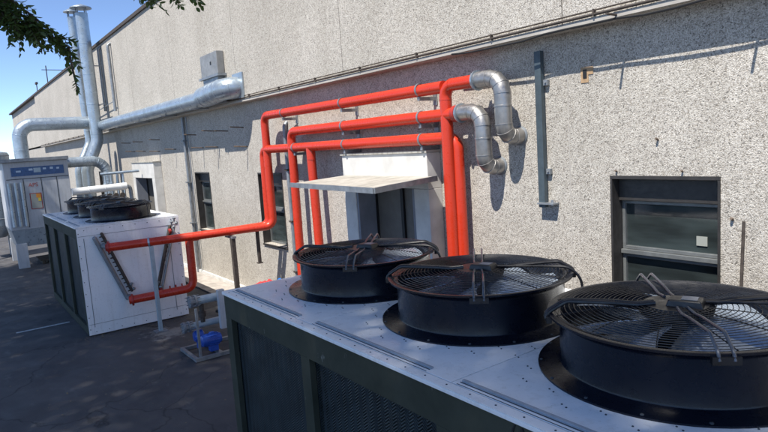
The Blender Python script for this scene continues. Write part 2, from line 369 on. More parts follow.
# flashing rail under the overhang: two thin conduits and a pale strip
b_ = MB(); b_.box(-12, 38.7, UW - .012, UW - .002, ZLED + .002, ZLED + .035); b_.build('ledge_strip', M['conc'], bld, smooth=False)
b_ = MB(); b_.tube(P(-12, UW - .022, ZLED + .065), P(38.7, UW - .022, ZLED + .065), .011, 8); b_.tube(P(-12, UW - .018, ZLED + .100), P(38.7, UW - .018, ZLED + .100), .007, 8)
for k in range(40): b_.box(-10 + k * 1.2, -9.985 + k * 1.2, UW - .034, UW - .002, ZLED + .05, ZLED + .11)
b_.build('conduit', M['rust'], bld)
# soft mortar bed at the wall foot
b_ = MB(); b_.box(-12, 53, 4.84, 4.898, -H + .032, -H + .10); b_.build('plinth', M['ptl'], bld, smooth=False)

def window(a, b2, z0=-1.83, z1=-.47, paper=False):
    w0 = LW + .14
    fr = MB(); t = .02
    fr.box(a, b2, LW - .012, w0, z1 - t, z1 + .012); fr.box(a, a + t, LW - .012, w0, z0, z1 - t - .001); fr.box(b2 - t, b2, LW - .012, w0, z0, z1 - t - .001)
    fr.box(a, b2, LW - .03, w0, z0 - .03, z0 - .001)
    fo = fr.build('window', M['wframe'], bld, smooth=False, bevel=.003)
    s = MB(); s.box(a + t + .001, b2 - t - .001, w0 - .05, w0 + .09, z1 - .225, z1 - t - .001); s.build('shutter_box', M['wframe'], fo, smooth=False, bevel=.006)
    zm = z1 - .70; s = MB(); A, B = a + t + .002, b2 - t - .002; q = .03
    for (c_, d_) in ((zm + .02, z1 - .227), (z0 + .002, zm - .022)):
        s.box(A, A + q, w0, w0 + .05, c_, d_); s.box(B - q, B, w0, w0 + .05, c_, d_)
        s.box(A + q + .001, B - q - .001, w0, w0 + .05, c_, c_ + q); s.box(A + q + .001, B - q - .001, w0, w0 + .05, d_ - q, d_)
    s.box(A, B, w0 - .03, w0 + .05, zm - .02, zm + .018)
    s.build('sash', M['wal'], fo, smooth=False, bevel=.003)
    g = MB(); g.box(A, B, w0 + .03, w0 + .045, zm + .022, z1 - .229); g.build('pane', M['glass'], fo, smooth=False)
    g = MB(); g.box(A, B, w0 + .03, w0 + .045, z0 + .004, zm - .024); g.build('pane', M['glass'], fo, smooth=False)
    if paper:
        g = MB(); g.box(a + .18, a + .27, w0 + .020, w0 + .026, -1.06, -.98); g.build('paper_note', M['label'], fo, smooth=False)
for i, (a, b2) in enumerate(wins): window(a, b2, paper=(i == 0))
# black sheet standing in for the unlit interior behind the openings
b_ = MB(); b_.box(UN + 1, UE - 1, LW + .33, LW + .35, -H, ZLED); b_.build('dark_backing', M['dark'], bld, smooth=False)

def portal(u0, u1, a, b2, near):
    w0 = 4.68; zt = -.185
    s = MB(); s.box(u0, u1, w0, LW - .002, -.62, zt); s.box(u0, a, w0, LW - .002, -H + .03, -.622); s.box(b2, u1, w0, LW - .002, -H + .03, -.622)
    fo = s.build('door_surround', M['ptl'], bld, smooth=False, bevel=.006)
    s = MB(); s.box(a, b2, LW + .12, LW + .16, -H + .03, -.63); s.build('door_leaf', M['doorp'], fo, smooth=False)
    for x in (a + .03, (a + b2) / 2, b2 - .03): s = MB(); s.box(x - .029, x + .029, LW + .085, LW + .118, -H + .03, -.63); s.build('door_stile', M['dark'], fo, smooth=False)
    s = MB(); s.box(a + .001, a + .05, w0 + .01, LW + .08, -H + .03, -.625); s.build('jamb_lining', M['bluej'], fo, smooth=False)
    s = MB(); s.box(b2 - .05, b2 - .001, w0 + .01, LW + .08, -H + .03, -.625); s.build('jamb_lining', M['bluej'], fo, smooth=False)
    s = MB(); s.box(u0 - .02, u1 + .02, w0 - .02, LW - .002, zt + .002, zt + .03); s.build('cap_flashing', M['canopy'], fo, smooth=False)
portal(5.52, 7.40, 5.80, 7.11, True); portal(17.0, 19.3, 17.25, 19.05, False)

# door canopy: a thing fixed over the near door
cn = thing('door_canopy', P(6.2, 4.6, -.5), 'grimy flat sheet canopy jutting out over the near grey door', 'canopy')
s = MB(); s.hexa([P(7.32, 3.78, -.535), P(5.12, 3.60, -.535), P(5.36, 4.678, -.50), P(7.34, 4.678, -.50), P(7.32, 3.78, -.50), P(5.12, 3.60, -.50), P(5.36, 4.678, -.465), P(7.34, 4.678, -.465)])
s.build('canopy_sheet', M['canopy'], cn, smooth=False, bevel=.004)
s = MB(); s.bar(P(7.32, 3.772, -.515), P(5.12, 3.592, -.515), .014, .062); s.bar(P(5.108, 3.60, -.515), P(5.348, 4.678, -.485), .014, .062); s.build('edge_trim', M['galvd'], cn, smooth=False)

# ------------------------------------------------------------------ reinforcing bars sticking out of the lower wall
def spike(u, z, L_, drop, label, sub=.0, r=.011):
    b2 = MB(); pts = fillet([P(u, LW + .02, z), P(u, LW - L_, z + .01), P(u + .01, LW - L_ - .005, z - drop)], .02, 3) if drop else [P(u, LW + .02, z), P(u, LW - L_, z + .02)]
    b2.sweep(pts, r, 6); return tag(b2.build('wall_hook', M['hook']), label, 'hook', 'iron hooks sticking out of the lower wall')
ORD = ['first', 'second', 'third', 'fourth', 'fifth', 'sixth', 'seventh']
for i, (u, z) in enumerate([(11.27, .40), (12.08, .37), (12.84, .41), (14.0, .38), (16.9, .38), (18.6, .39), (20.0, .40)]):
    spike(u, z + .03, .28, 0, ORD[i] + ' hook from the right in the upper row below the silver duct', r=.013)
for i, (u, z) in enumerate([(11.17, .05), (12.72, .09), (13.6, .10), (15.6, .12), (17.0, .10), (18.4, .14), (19.6, .16)]):
    spike(u, z, .28, 0, ORD[i] + ' hook from the right in the lower row, midway between ledge and window tops', r=.013)
for u, lab in ((3.0, 'short iron rod jutting from the ledge right of the ochre patch'), (1.93, 'short iron rod jutting from the ledge at the far right'), (.9, 'short iron rod jutting from the ledge beyond the right window')):
    b2 = MB(); b2.sweep([P(u, UW + .02, .905), P(u, UW - .15, .905)], .011, 6); tag(b2.build('ledge_rod', M['rust']), lab, 'rod', 'iron rods on the ledge')
b2 = MB(); b2.sweep([P(-4 + .25 * k, UW - .020 + .005 * math.sin(k * 1.7), .868 + .012 * math.sin(k * .9) + .006 * math.sin(k * 2.3)) for k in range(37)], .010, 6)
tag(b2.build('ledge_cable', M['dark']), 'black cable clipped along the lower lip of the ledge at the right', 'cable')
for k, (u, z) in enumerate(((3.15, -.43), (2.55, -.43))): spike(u, z, .03, 0, ('left' if k == 0 else 'right') + ' short bolt on the lintel just above the right window', r=.008)
spike(2.76, -.16, .035, 0, 'short rusty bolt in the wall above the right window', r=.010)
spike(2.16, -.80, .03, 0, 'small rusty stub right of the right window', r=.012)
# thin conduit on the wall by the right window
b2 = MB(); b2.tube(P(2.075, LW - .012, -.80), P(2.11, LW - .012, -1.95), .012, 8); b2.box(2.06, 2.11, LW - .02, LW, -1.40, -1.37)
tag(b2.build('wall_conduit', M['rust']), 'thin grey conduit running down the wall right of the right window', 'conduit')
# ochre broken patch
b2 = MB(); b2.box(3.42, 3.50, LW - .006, LW, .40, .54); b2.box(3.37, 3.42, LW - .006, LW, .47, .54)
o = tag(b2.build('junction_recess', M['ochre'], smooth=False), 'small ochre patch with a dark hole high on the wall right of the channel post', 'wall patch')
b3 = MB(); b3.box(3.435, 3.475, LW - .010, LW - .005, .44, .52); b3.build('hole', M['dark'], o, smooth=False)

# ------------------------------------------------------------------ vertical channel post on the wall
cp = thing('channel_post', P(3.94, 4.85, -.78), 'vertical blue grey steel channel bolted to the wall right of the silver elbows', 'steel channel')
s = MB(); s.box(3.915, 3.99, 4.835, 4.845, -.78, .76); s.box(3.915, 3.923, 4.845, 4.885, -.78, .76); s.box(3.982, 3.99, 4.845, 4.885, -.78, .76); s.build('channel', M['steelb'], cp, smooth=False)
for z in (.45, -.42):
    s = MB(); s.box(3.86, 3.912, 4.86, 4.898, z - .028, z + .028); s.tube(P(3.88, 4.86, z), P(3.88, 4.845, z), .010, 6); s.build('clamp', M['galvd'], cp, smooth=False, bevel=.003)
s = MB(); s.box(3.79, 3.985, 4.80, 4.898, -.745, -.73); s.tube(P(3.82, 4.83, -.76), P(3.82, 4.83, -.70), .014, 6); s.build('foot_bracket', M['galvd'], cp, smooth=False)

# ------------------------------------------------------------------ coolant pipes
PW = 4.66; R = .070
def ring(mb, p, d, r=R + .006, wd=.03):
    d = Vector(d).normalized(); mb.lathe(Vector(p) - d * wd / 2, d, [(R, 0), (r, 0), (r, wd), (R, wd)], 20, False)
def insul(t, pts, r=.088):
    path = arc_fillet(pts, .20, 3); mb = MB(); mb.sweep(path, r, 28); mb.build('insulated_elbow', M['alu'], t)
    for i in range(1, len(path) - 1):
        d = (path[i + 1] - path[i - 1]).normalized(); p = path[i]
        mb = MB(); mb.lathe(p - d * .005, d, [(r - .004, 0), (r + .0035, .002), (r + .0035, .008), (r - .004, .010)], 28, False); mb.build('band', M['alu'], t)
    p = pts[1].lerp(pts[2], .5); d = (pts[2] - pts[1]).normalized()
    mb = MB(); mb.lathe(p, d, [(r - .002, 0), (r + .004, .003), (r + .004, .017), (r - .002, .02)], 28, False); mb.build('band', M['alu'], t)
    mb = MB(); mb.lathe(P(-pts[0].x, LW, pts[0].z - H), (0, -1, 0), [(r - .002, 0), (r + .016, .001), (r + .012, .012), (r - .002, .018)], 28, False); mb.build('wall_collar', M['galvd'], t)
    mb = MB(); d = (path[-1] - path[-2]).normalized(); mb.lathe(path[-1] - d * .01, d, [(r, 0), (r + .02, .002), (r + .014, .03), (R + .005, .045)], 24, False); mb.build('end_collar', M['galv'], t)
def clamps(t, lst, z, post=True):
    for u in lst:
        mb = MB(); ring(mb, P(u, PW, z), (1, 0, 0), R + .008, .028); mb.build('clamp', M['galvd'], t)
        mb = MB(); mb.box(u - .02, u + .02, PW - .03, LW - .001, z - R - .055, z - R - .012); mb.tube(P(u, PW - .01, z - R - .012), P(u, PW - .01, z - R + .006), .008, 6)
        mb.box(u - .035, u + .035, LW - .012, LW - .001, z - R - .11, z - R + .02); mb.build('bracket', M['galvd'], t, smooth=False)
grp = 'red coolant pipes along the wall'
# top line
t1 = thing('coolant_pipe', P(7.4, PW, .55), 'topmost red pipe, ending in a tall riser and the upper silver elbow', 'pipe', grp)
ZT, ZM, ZL = .555, .235, -.025
insul(t1, [P(4.26, 4.93, -.05), P(4.26, PW, -.05), P(4.26, PW, ZT), P(4.60, PW, ZT)])
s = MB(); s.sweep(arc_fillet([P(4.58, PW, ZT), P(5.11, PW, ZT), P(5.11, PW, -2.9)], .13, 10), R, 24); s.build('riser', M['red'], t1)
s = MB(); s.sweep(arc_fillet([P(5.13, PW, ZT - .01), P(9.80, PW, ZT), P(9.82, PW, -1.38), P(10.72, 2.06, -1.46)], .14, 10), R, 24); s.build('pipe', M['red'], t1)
s = MB()
for p, d in ((P(5.0, PW, ZT), (1, 0, 0)), (P(5.11, PW, .40), (0, 0, 1)), (P(9.64, PW, ZT), (1, 0, 0)), (P(9.82, PW, .37), (0, 0, 1)), (P(9.82, PW, -1.2), (0, 0, 1))): ring(s, p, d, R + .0025, .008)
s.build('weld_seam', M['red'], t1)
s = MB(); s.lathe(P(10.715, 2.10, -1.458), (P(10.72, 2.06, -1.46) - P(9.82, PW, -1.38)), [(R, 0), (R + .03, .001), (R + .03, .028), (R - .01, .03), (R - .01, .06)], 20); s.build('end_flange', M['redcap'], t1)
s = MB(); s.sweep(arc_fillet([P(10.66, 2.14, -1.455), P(10.95, 2.05, -1.45)], .06), .045, 14); s.build('union', M['galvd'], t1)
clamps(t1, [5.55, 7.25, 9.05], ZT)
# middle line
t2 = thing('coolant_pipe', P(6.9, PW, ZM), 'middle red pipe ending at the lower silver elbow and dropping beside the canopy', 'pipe', grp)
insul(t2, [P(4.555, 4.93, -.36), P(4.555, PW, -.36), P(4.555, PW, ZM), P(4.87, PW, ZM)])
s = MB(); s.sweep(arc_fillet([P(4.85, PW, ZM), P(8.86, PW, ZM), P(8.90, PW, -2.6), P(8.90, 3.9, -2.6)], .14, 10), R, 24); s.build('pipe', M['red'], t2)
s = MB(); s.lathe(P(4.91, PW, ZM), (-1, 0, 0), [(R, 0), (R + .022, .002), (R + .022, .06), (R, .062)], 20, False); s.build('end_flange', M['redcap'], t2)
clamps(t2, [5.55, 7.25], ZM)
# low line
t3 = thing('coolant_pipe', P(7.5, PW, ZL), 'lowest red pipe, stepping down left of the canopy and running out to the far unit', 'pipe', grp)
s = MB(); s.sweep(arc_fillet([P(5.05, PW + .09, -2.9), P(5.05, PW + .09, ZL), P(5.45, PW, ZL), P(9.96, PW, ZL), P(9.99, PW, -1.38), P(10.46, 3.33, -1.455)], .14, 10), R, 24); s.build('pipe', M['red'], t3)
s = MB(); s.sweep(arc_fillet([P(10.40, 3.50, -1.455), P(10.455, 3.34, -1.46), P(10.44, 3.33, -2.35), P(10.72, 2.31, -2.41)], .15, 10), R, 24); s.build('lower_loop', M['red'], t3)
s = MB(); s.tube(P(8.26, PW, ZL - .02), P(8.20, PW, -2.7), R, 24); s.build('branch_pipe', M['red'], t3)
s = MB(); s.lathe(P(10.70, 2.37, -2.408), P(10.72, 2.31, -2.41) - P(10.44, 3.33, -2.35), [(R, 0), (R + .03, .001), (R + .03, .03), (R - .01, .032), (R - .01, .07)], 20)
s.build('end_flange', M['redcap'], t3)
s = MB(); s.tube(P(10.70, 2.36, -2.40), P(10.98, 2.36, -2.40), .045, 14); s.build('union', M['galvd'], t3)
for w in (2.95, 3.05, 3.16):
    s = MB(); s.tube(P(10.545 , w, -2.33), P(10.545, w, -2.26), .014, 8); s.build('sensor_stub', M['redcap'], t3)
s = MB()
for p, d in ((P(8.44, PW, ZL), (1, 0, 0)), (P(8.08, PW, ZL), (1, 0, 0)), (P(8.25, PW, -.22), (0, 0, 1)), (P(9.98, PW, -.2), (0, 0, 1)), (P(9.82, PW, ZL), (1, 0, 0))): ring(s, p, d, R + .0025, .008)
s.build('weld_seam', M['red'], t3)
clamps(t3, [5.55, 7.25, 8.75], ZL)
# pipe support posts
sp = thing('pipe_support', P(10.40, 2.68, -H), 'pale blue grey square post holding up the red pipes at the far unit', 'post', 'posts carrying the red pipes')
s = MB(); s.box(10.37, 10.43, 2.65, 2.71, -H, -1.50); s.build('post', M['pipeg'], sp, smooth=False, bevel=.003)
s = MB(); s.box(10.30, 10.50, 2.58, 2.78, -H, -H + .012); s.build('base_plate', M['galvd'], sp, smooth=False)
s = MB(); d = (P(10.72, 2.06, -1.46) - P(9.82, PW, -1.38)); ring(s, P(10.508, 2.68, -1.442), d, R + .008, .03); s.box(10.39, 10.53, 2.66, 2.70, -1.515, -1.50); s.build('clamp', M['galv'], sp)
sp = thing('pipe_support', P(10.02, 4.0, -H), 'dark steel post under the red pipe between the far unit and the wall', 'post', 'posts carrying the red pipes')
s = MB(); s.box(10.0, 10.08, 3.93, 4.0, -H, -1.53); s.build('post', M['rust'], sp, smooth=False)
s = MB(); s.box(9.93, 10.15, 3.86, 4.07, -H, -H + .012); s.build('base_plate', M['rust'], sp, smooth=False)
s = MB(); s.box(9.95, 10.3, 3.93, 4.0, -1.525, -1.49); s.build('saddle', M['galvd'], sp, smooth=False)
sp = thing('pipe_support', P(10.06, 4.5, -H), 'short dark hanger under the red pipe close to the wall', 'hanger', 'posts carrying the red pipes')
sp.location = P(10.02, 4.43, -2.0)
s = MB(); s.box(9.99, 10.04, 4.40, 4.45, -2.03, -1.45); s.build('post', M['rust'], sp, smooth=False)
s = MB(); s.box(9.97, 10.06, 4.38, 4.47, -2.05, -2.031); s.build('end_plate', M['rust'], sp, smooth=False)
# rain pipes and thin risers on the wall
dp = thing('rain_pipe', P(14.7, 4.85, -H), 'thin grey rain pipe falling from the ledge between the two left windows', 'pipe', 'thin pipes on the wall')
s = MB(); s.tube(P(14.68, 4.84, .86), P(14.68, 4.84, -H + .04), .036, 12); s.build('pipe', M['galvd'], dp)
for z in (.3, -.7, -1.7): s = MB(); s.box(14.62, 14.74, 4.772, 4.899, z - .015, z + .015); s.build('bracket', M['galvd'], dp)
s = MB(); s.tube(P(14.45, 4.85, .86), P(14.45, 4.85, -H + .04), .014, 8); s.build('conduit', M['galvd'], dp)
for i, (u, lab) in enumerate(((9.42, 'grey wall pipe just right of the window behind the red risers'), (9.22, 'second grey wall pipe behind the red risers, beside its twin'))):
    dp = thing('wall_pipe', P(u, 4.85, -H), lab, 'pipe', 'thin pipes on the wall')
    s = MB(); s.sweep(fillet([P(u, 4.84, -H + .04), P(u, 4.84, .2), P(u - .25, 4.84, .32)] if i else [P(u, 4.84, -H + .04), P(u, 4.84, .35), P(u, 4.9, .42)], .08, 4), .036, 12); s.build('pipe', M['galvd'], dp)
    for z in (-.4, -1.3, -2.2): s = MB(); s.box(u - .045, u + .045, 4.795, 4.899, z - .015, z + .015); s.build('bracket', M['rust'], dp)

# ------------------------------------------------------------------ dry cooler (three fans), prototype = near unit
def make_fan(root, uc, wc, k):
    zt = -1.10
    d = MB(); o = P(uc, wc, zt)
    d.lathe(o, (0, 0, 1), [(.605, .001), (.605, .012), (.58, .016), (.520, .020), (.506, .026), (.503, .034), (.503, .215), (.515, .235), (.545, .248), (.556, .252), (.556, .262), (.540, .264), (.497, .25), (.49, .22), (.49, .02), (.42, -.03), (.42, -.12)], 64, False)
    fo = d.build('fan', M['blk'], root)
    # hub motor
    h = MB(); h.lathe(o, (0, 0, 1), [(.0, .10), (.10, .10), (.105, .11), (.105, .22), (.15, .245), (.15, .262), (.142, .266), (.135, .292), (.0, .297)], 24, False)
    for q in range(44):
        a = 2 * PI * q / 44; c_, s_ = math.cos(a), math.sin(a); h.bar(o + Vector((c_ * .12, s_ * .12, .276)), o + Vector((c_ * .155, s_ * .155, .268)), .006, .034)
    h.build('motor', M['wire'], fo)
    tb = MB(); c0 = o + Vector((.045, .0, .306)); rz = Matrix.Rotation(math.radians(20), 3, 'Z')
    pts = [c0 + rz @ Vector(p) for p in ((-.08, -.055, -.03), (.08, -.055, -.03), (.08, .055, -.03), (-.08, .055, -.03), (-.065, -.045, .016), (.065, -.045, .016), (.065, .045, .016), (-.065, .045, .016))]
    tb.hexa(pts); tb.build('terminal_box', M['wire'], fo, smooth=False, bevel=.006)
    tb = MB(); tb.hexa([c0 + rz @ Vector(p) for p in ((-.015, -.03, .0165), (.05, -.03, .0165), (.05, .03, .0165), (-.015, .03, .0165), (-.015, -.03, .018), (.05, -.03, .018), (.05, .03, .018), (-.015, .03, .018))])
    tb.build('rating_plate', M['plate'], fo, smooth=False)
    # blades
    for q in range(7):
        a0 = 2 * PI * q / 7 + .45 * k; bl = MB(); vs = []; nr, nc = 6, 5
        for side in (0, 1):
            for i in range(nr):
                r = .10 + .375 * i / (nr - 1); sw = .35 * (i / (nr - 1)) ** 1.5; ch = .40 - .08 * i / (nr - 1); tilt = .55 - .25 * i / (nr - 1)
                for j in range(nc):
                    t = j / (nc - 1) - .5; arc = ch * t * (0.55 + .45 * r / .475); ang = a0 + sw + arc / max(r, .16) * .75
                    z = .165 + arc * tilt + .02 * (1 - (2 * t) ** 2) - .004 * side
                    vs.append(o + Vector((math.cos(ang) * r, math.sin(ang) * r, z)))
        fs = []
        for i in range(nr - 1):
            for j in range(nc - 1):
                a = i * nc + j; fs.append((a, a + 1, a + nc + 1, a + nc)); b2 = a + nr * nc; fs.append((b2, b2 + nc, b2 + nc + 1, b2 + 1))
        n0 = nr * nc
        for j in range(nc - 1):
            fs.append((j, j + n0, j + 1 + n0, j + 1)); a = (nr - 1) * nc + j; fs.append((a, a + 1, a + 1 + n0, a + n0))
        for i in range(nr - 1):
            a = i * nc; fs.append((a, a + nc, a + nc + n0, a + n0)); a = i * nc + nc - 1; fs.append((a, a + n0, a + nc + n0, a + nc))
        bl.add(vs, fs); bl.build('blade', M['blade'], fo)
    # guard: concentric domed wires and radial stays
    g = MB()
    for q in range(19):
        r = .160 + q * .0212; z = .292 - .030 * (r / .54) ** 3
        g.sweep([o + Vector((math.cos(2 * PI * i / 56) * r, math.sin(2 * PI * i / 56) * r, z)) for i in range(56)], .0019, 5, closed=True)
    for q in range(12):
        a = 2 * PI * (q + .5) / 12; g.sweep([o + Vector((math.cos(a + .25 * (r - .12)) * r, math.sin(a + .25 * (r - .12)) * r, .288 - .030 * (r / .54) ** 3 if r < .545 else .258)) for r in (.12, .2, .3, .4, .48, .53, .548)], .0026, 5)
    g.build('guard', M['wire'], fo)
    # four arms of paired bent tubes on the diagonals
    for q in range(4):
        a = PI / 4 + q * PI / 2; dx = Vector((math.cos(a), math.sin(a), 0)); nx = Vector((-dx.y, dx.x, 0)); wide = q in (0, 2)
        ar = MB()
        for sd_ in (-1, 1):
            off = nx * sd_ * (.026 if not wide else .016)
            prof = [(.09, .296), (.17, .290), (.25, .300), (.475, .314), (.556, .264), (.566, .235)]
            ar.sweep(fillet([o + off * (1 if r > .12 else .8) + dx * r + Vector((0, 0, z + .002)) for r, z in prof], .018, 4), .0068 if not wide else .0095, 8)
        if wide: ar.bar(o + dx * .26 + Vector((0, 0, .303)), o + dx * .47 + Vector((0, 0, .315)), .032, .010)
        ar.build('arm', M['wire'] if wide else M['rod'], fo)
        ft = MB(); c_ = o + dx * .556 + Vector((0, 0, .238)); ft.bar(c_ - nx * .05, c_ + nx * .05, .024, .03); ft.build('arm_foot', M['wire'], fo, smooth=False)
    # supply cable over the rim
    cbl = MB(); a = math.radians(150); e = Vector((math.cos(a), math.sin(a), 0))
    a2 = math.radians(35); e = Vector((math.cos(a2), math.sin(a2), 0))
    cbl.sweep(fillet([o + e * .12 + Vector((0, 0, .30)), o + e * .53 + Vector((0, 0, .30)), o + e * .60 + Vector((0, 0, .23)), o + e * .605 + Vector((0, 0, .05)), o + e * .62 + Vector((0, 0, .01))], .05, 4), .008, 8); cbl.build('cable', M['wire'], fo)
    return fo
u0, u1, wA, wB, zt, zb = .664, 4.536, 1.673, 3.363, -1.10, -H
cool = thing('dry_cooler', P(2.6, 2.52, -H), 'near white topped cooler with three large black fans and a dark finned front', 'cooling unit', 'rooftop style dry coolers in the yard')
s = MB(); s.box(u0 - .01, u1 + .01, wA - .012, wB + .012, zt - .022, zt - .001); s.build('top_panel', M['white'], cool, smooth=False, bevel=.004)
# top skin sheets with thin seams
for i in range(3):
    a = u0 + i * 1.2907 + (.0 if i else -.008); b2 = u0 + (i + 1) * 1.2907 - .006 + (.014 if i == 2 else 0)
    s = MB(); s.box(a, b2, wA + .05, wB, zt, zt + .004); s.build('top_sheet', M['white'], cool, smooth=False, bevel=.0015)
s = MB(); s.box(u0 - .008, u1 + .008, wA - .010, wA + .044, zt, zt + .003); s.build('edge_strip', M['white'], cool, smooth=False)
for (a, b2) in ((3.43, 4.48), (2.13, 3.22), (.83, 1.92)):
    s = MB(); s.box(a, b2, wA + .074, wA + .080, zt + .0045, zt + .006); s.build('top_rail', M['slot'], cool, smooth=False)
    s = MB(); s.box(a, b2, wA + .086, wA + .101, zt + .0045, zt + .013); s.build('top_rail', M['railp'], cool, smooth=False)
    s = MB(); s.box(a, b2, wA + .052, wA + .056, zt + .0045, zt + .0055); s.build('top_rail', M['slot'], cool, smooth=False)
# screws
s = MB()
for i in range(3):
    uc = 3.83 - 1.23 * i
    for q in range(30):
        a = 2 * PI * q / 30; r = .70 if (q // 1) % 2 else .645
        u, w = uc + math.cos(a) * r, 2.565 + math.sin(a) * r
        if w < wA + .13 or w > wB - .04 or abs(u - uc) > .60: continue
        s.lathe(P(u, w, zt + .004), (0, 0, 1), [(.0045, 0), (.0045, .002), (.002, .004)], 6)
        s.lathe(P(u + .03, w + .012, zt + .004), (0, 0, 1), [(.0045, 0), (.0045, .002), (.002, .004)], 6)
    for q in range(16):
        a = 2 * PI * q / 16 + .1; s.lathe(P(uc + math.cos(a) * .59, 2.565 + math.sin(a) * .59, zt + .012), (0, 0, 1), [(.008, 0), (.008, .005), (.004, .007)], 6)
for q in range(26): s.lathe(P(u0 + .1 + q * .148, wA + .018, zt + .003), (0, 0, 1), [(.0045, 0), (.0045, .002), (.002, .003)], 6)
s.build('screws', M['slot'], cool)
# carcass: front frame, coil, back, ends
s = MB(); s.box(u0, u1, wA, wA + .04, zt - .20, zt - .023)
for x in (u0, 1.905, 3.195, u1 - .11): s.box(x, x + .11, wA, wA + .04, zb + .16, zt - .201)
s.box(u0, u1, wA, wA + .04, zb + .02, zb + .159); s.build('front_frame', M['frame'], cool, smooth=False)
s = MB(); s.box(u0 + .02, u1 - .02, wA + .045, wA + .07, zb + .1, zt - .05); s.build('coil', M['coil'], cool, smooth=False)
s = MB(); s.box(u0 + .02, u1 - .02, wB - .07, wB - .045, zb + .1, zt - .05); s.build('coil', M['coil'], cool, smooth=False)
s = MB()
for x in (u0, 1.905, 3.195, u1 - .11): s.box(x, x + .11, wB - .04, wB, zb + .02, zt - .046)
s.box(u0 + .111, u1 - .111, wB - .038, wB - .002, zt - .20, zt - .047); s.build('back_frame', M['frame'], cool, smooth=False)
for (a, b2) in ((u0 - .012, u0 - .001), (u1 + .001, u1 + .012)):
    s = MB(); s.box(a, b2, wA + .004, wB + .01, zb + .02, zt - .024); s.build('end_panel', M['white'], cool, smooth=False, bevel=.003)
s = MB(); s.box(u0 - .016, u0 - .013, wA + .10, wA + .107, zb + .15, zt - .2); s.box(u0 - .016, u0 - .013, wB - .20, wB - .193, zb + .15, zt - .25); s.build('panel_seam', M['slot'], cool, smooth=False)
s = MB(); s.box(u0 + .05, u1 - .05, wA + .07, wB - .07, zb, zb + .09); s.build('base_frame', M['galvd'], cool, smooth=False)
for (w0_, w1_, z0_, z1_) in ((wA + .02, wB - .02, zt - .16, zt - .156), (wA + .02, wB - .02, zb + .20, zb + .204)):
    s = MB(); s.box(u0 - .016, u0 - .0125, w0_, w1_, z0_, z1_); s.build('panel_seam', M['slot'], cool, smooth=False)
s = MB()
for q in range(9):
    for w in (wA + .03, wB - .03): s.lathe(P(u0 - .012, w, zb + .12 + q * .205), (1, 0, 0), [(.008, 0), (.008, .004), (.003, .006)], 6)
for q in range(8):
    for z in (zt - .06, zb + .07): s.lathe(P(u0 - .012, wA + .12 + q * .205, z), (1, 0, 0), [(.008, 0), (.008, .004), (.003, .006)], 6)
s.build('end_screws', M['slot'], cool)
# V-shaped coil headers on the end that faces back towards the camera side
du = -(11.03 - u0)
def hd(a, b2, r, m_, n_='header'):
    q = MB(); q.tube(P(a[0], a[1], a[2]), P(b2[0], b2[1], b2[2]), r, 14); q.sphere(P(*a), r); q.sphere(P(*b2), r); return q.build(n_, m_, cool)
ue = u0 - .06
hd((ue, 1.935, -1.31), (ue, 2.335, -2.42), .036, M['galvd']); hd((ue + .01, 2.055, -1.25), (ue + .01, 2.42, -2.30), .026, M['rust'])
hd((ue, 3.26, -1.30), (ue, 2.93, -2.38), .022, M['galvd']); hd((ue + .01, 3.19, -1.28), (ue + .01, 2.86, -2.36), .030, M['rust'])
for q in range(14):
    t = q / 13; p = Vector(P(ue, 3.20 - .33 * t, -1.34 - 1.0 * t)); s = MB(); s.tube(p + Vector((.02, 0, 0)), p + Vector((-.06, .03, .01)), .012, 6); s.build('return_bend', M['rust'], cool)
    p = Vector(P(ue, 2.06 + .35 * t, -1.30 - 1.0 * t)); s = MB(); s.tube(p + Vector((.0, -.05, .0)), p + Vector((-.05, .03, 0)), .010, 6); s.build('return_bend', M['rust'], cool)
for (w, z) in ((3.22, -1.26), (3.27, -1.20), (2.87, -2.30), (2.42, -2.24)):
    q = MB(); q.lathe(P(ue, w, z), (.3, 0, 1), [(.014, 0), (.014, .05), (.03, .055), (.03, .075), (.01, .08)], 10); q.sphere(P(ue - .03, w + .03, z - .03), .028, 8); q.build('valve', M['galvd'], cool)
q = MB(); q.lathe(P(ue - .02, 3.17, -1.36), (0, 1, .1), [(.045, -.02), (.045, .02)], 16); q.lathe(P(ue - .02, 2.90, -2.38), (0, 1, .1), [(.045, -.02), (.045, .02)], 16); q.build('cap', M['redcap'], cool)
for i in range(3): make_fan(cool, 3.83 - 1.23 * i, 2.565, i)
far = copy_tree(cool); far.location = cool.location + Vector((-(11.03 - u0), 0, 0))
far['label'] = 'distant cooler with white end panel, V shaped headers and small black fans'
for ch in far.children:
    if ch.name.startswith(('front_frame', 'coil')): pass
# lettering strokes on the near unit front rail (only their tops show at the lower frame edge)
def text_mesh(body, size, name, m_, parent, origin, xdir, ydir, ext=.002, align='LEFT'):
    cu = bpy.data.curves.new(name, 'FONT'); cu.body = body; cu.size = size; cu.extrude = ext; cu.align_x = align
    tmp = bpy.data.objects.new('tmp', cu); COL.objects.link(tmp); bpy.context.view_layer.update()
    me = bpy.data.meshes.new_from_object(tmp.evaluated_get(bpy.context.evaluated_depsgraph_get()))
    bpy.data.objects.remove(tmp)
    X = Vector(xdir).normalized(); Y = Vector(ydir).normalized(); Z = X.cross(Y); off = parent_world(parent) if parent else Vector((0, 0, 0))
    for v_ in me.vertices: v_.co = Vector(origin) + X * v_.co.x + Y * v_.co.y + Z * v_.co.z - off
    me.materials.clear(); me.materials.append(m_); me.name = name
    o = bpy.data.objects.new(name, me); COL.objects.link(o); o.parent = parent; return o
text_mesh('(A', .095, 'lettering', M['dark'], cool, P(1.56, wA - .003, zt - .098), (1, 0, 0), (0, 0, 1))

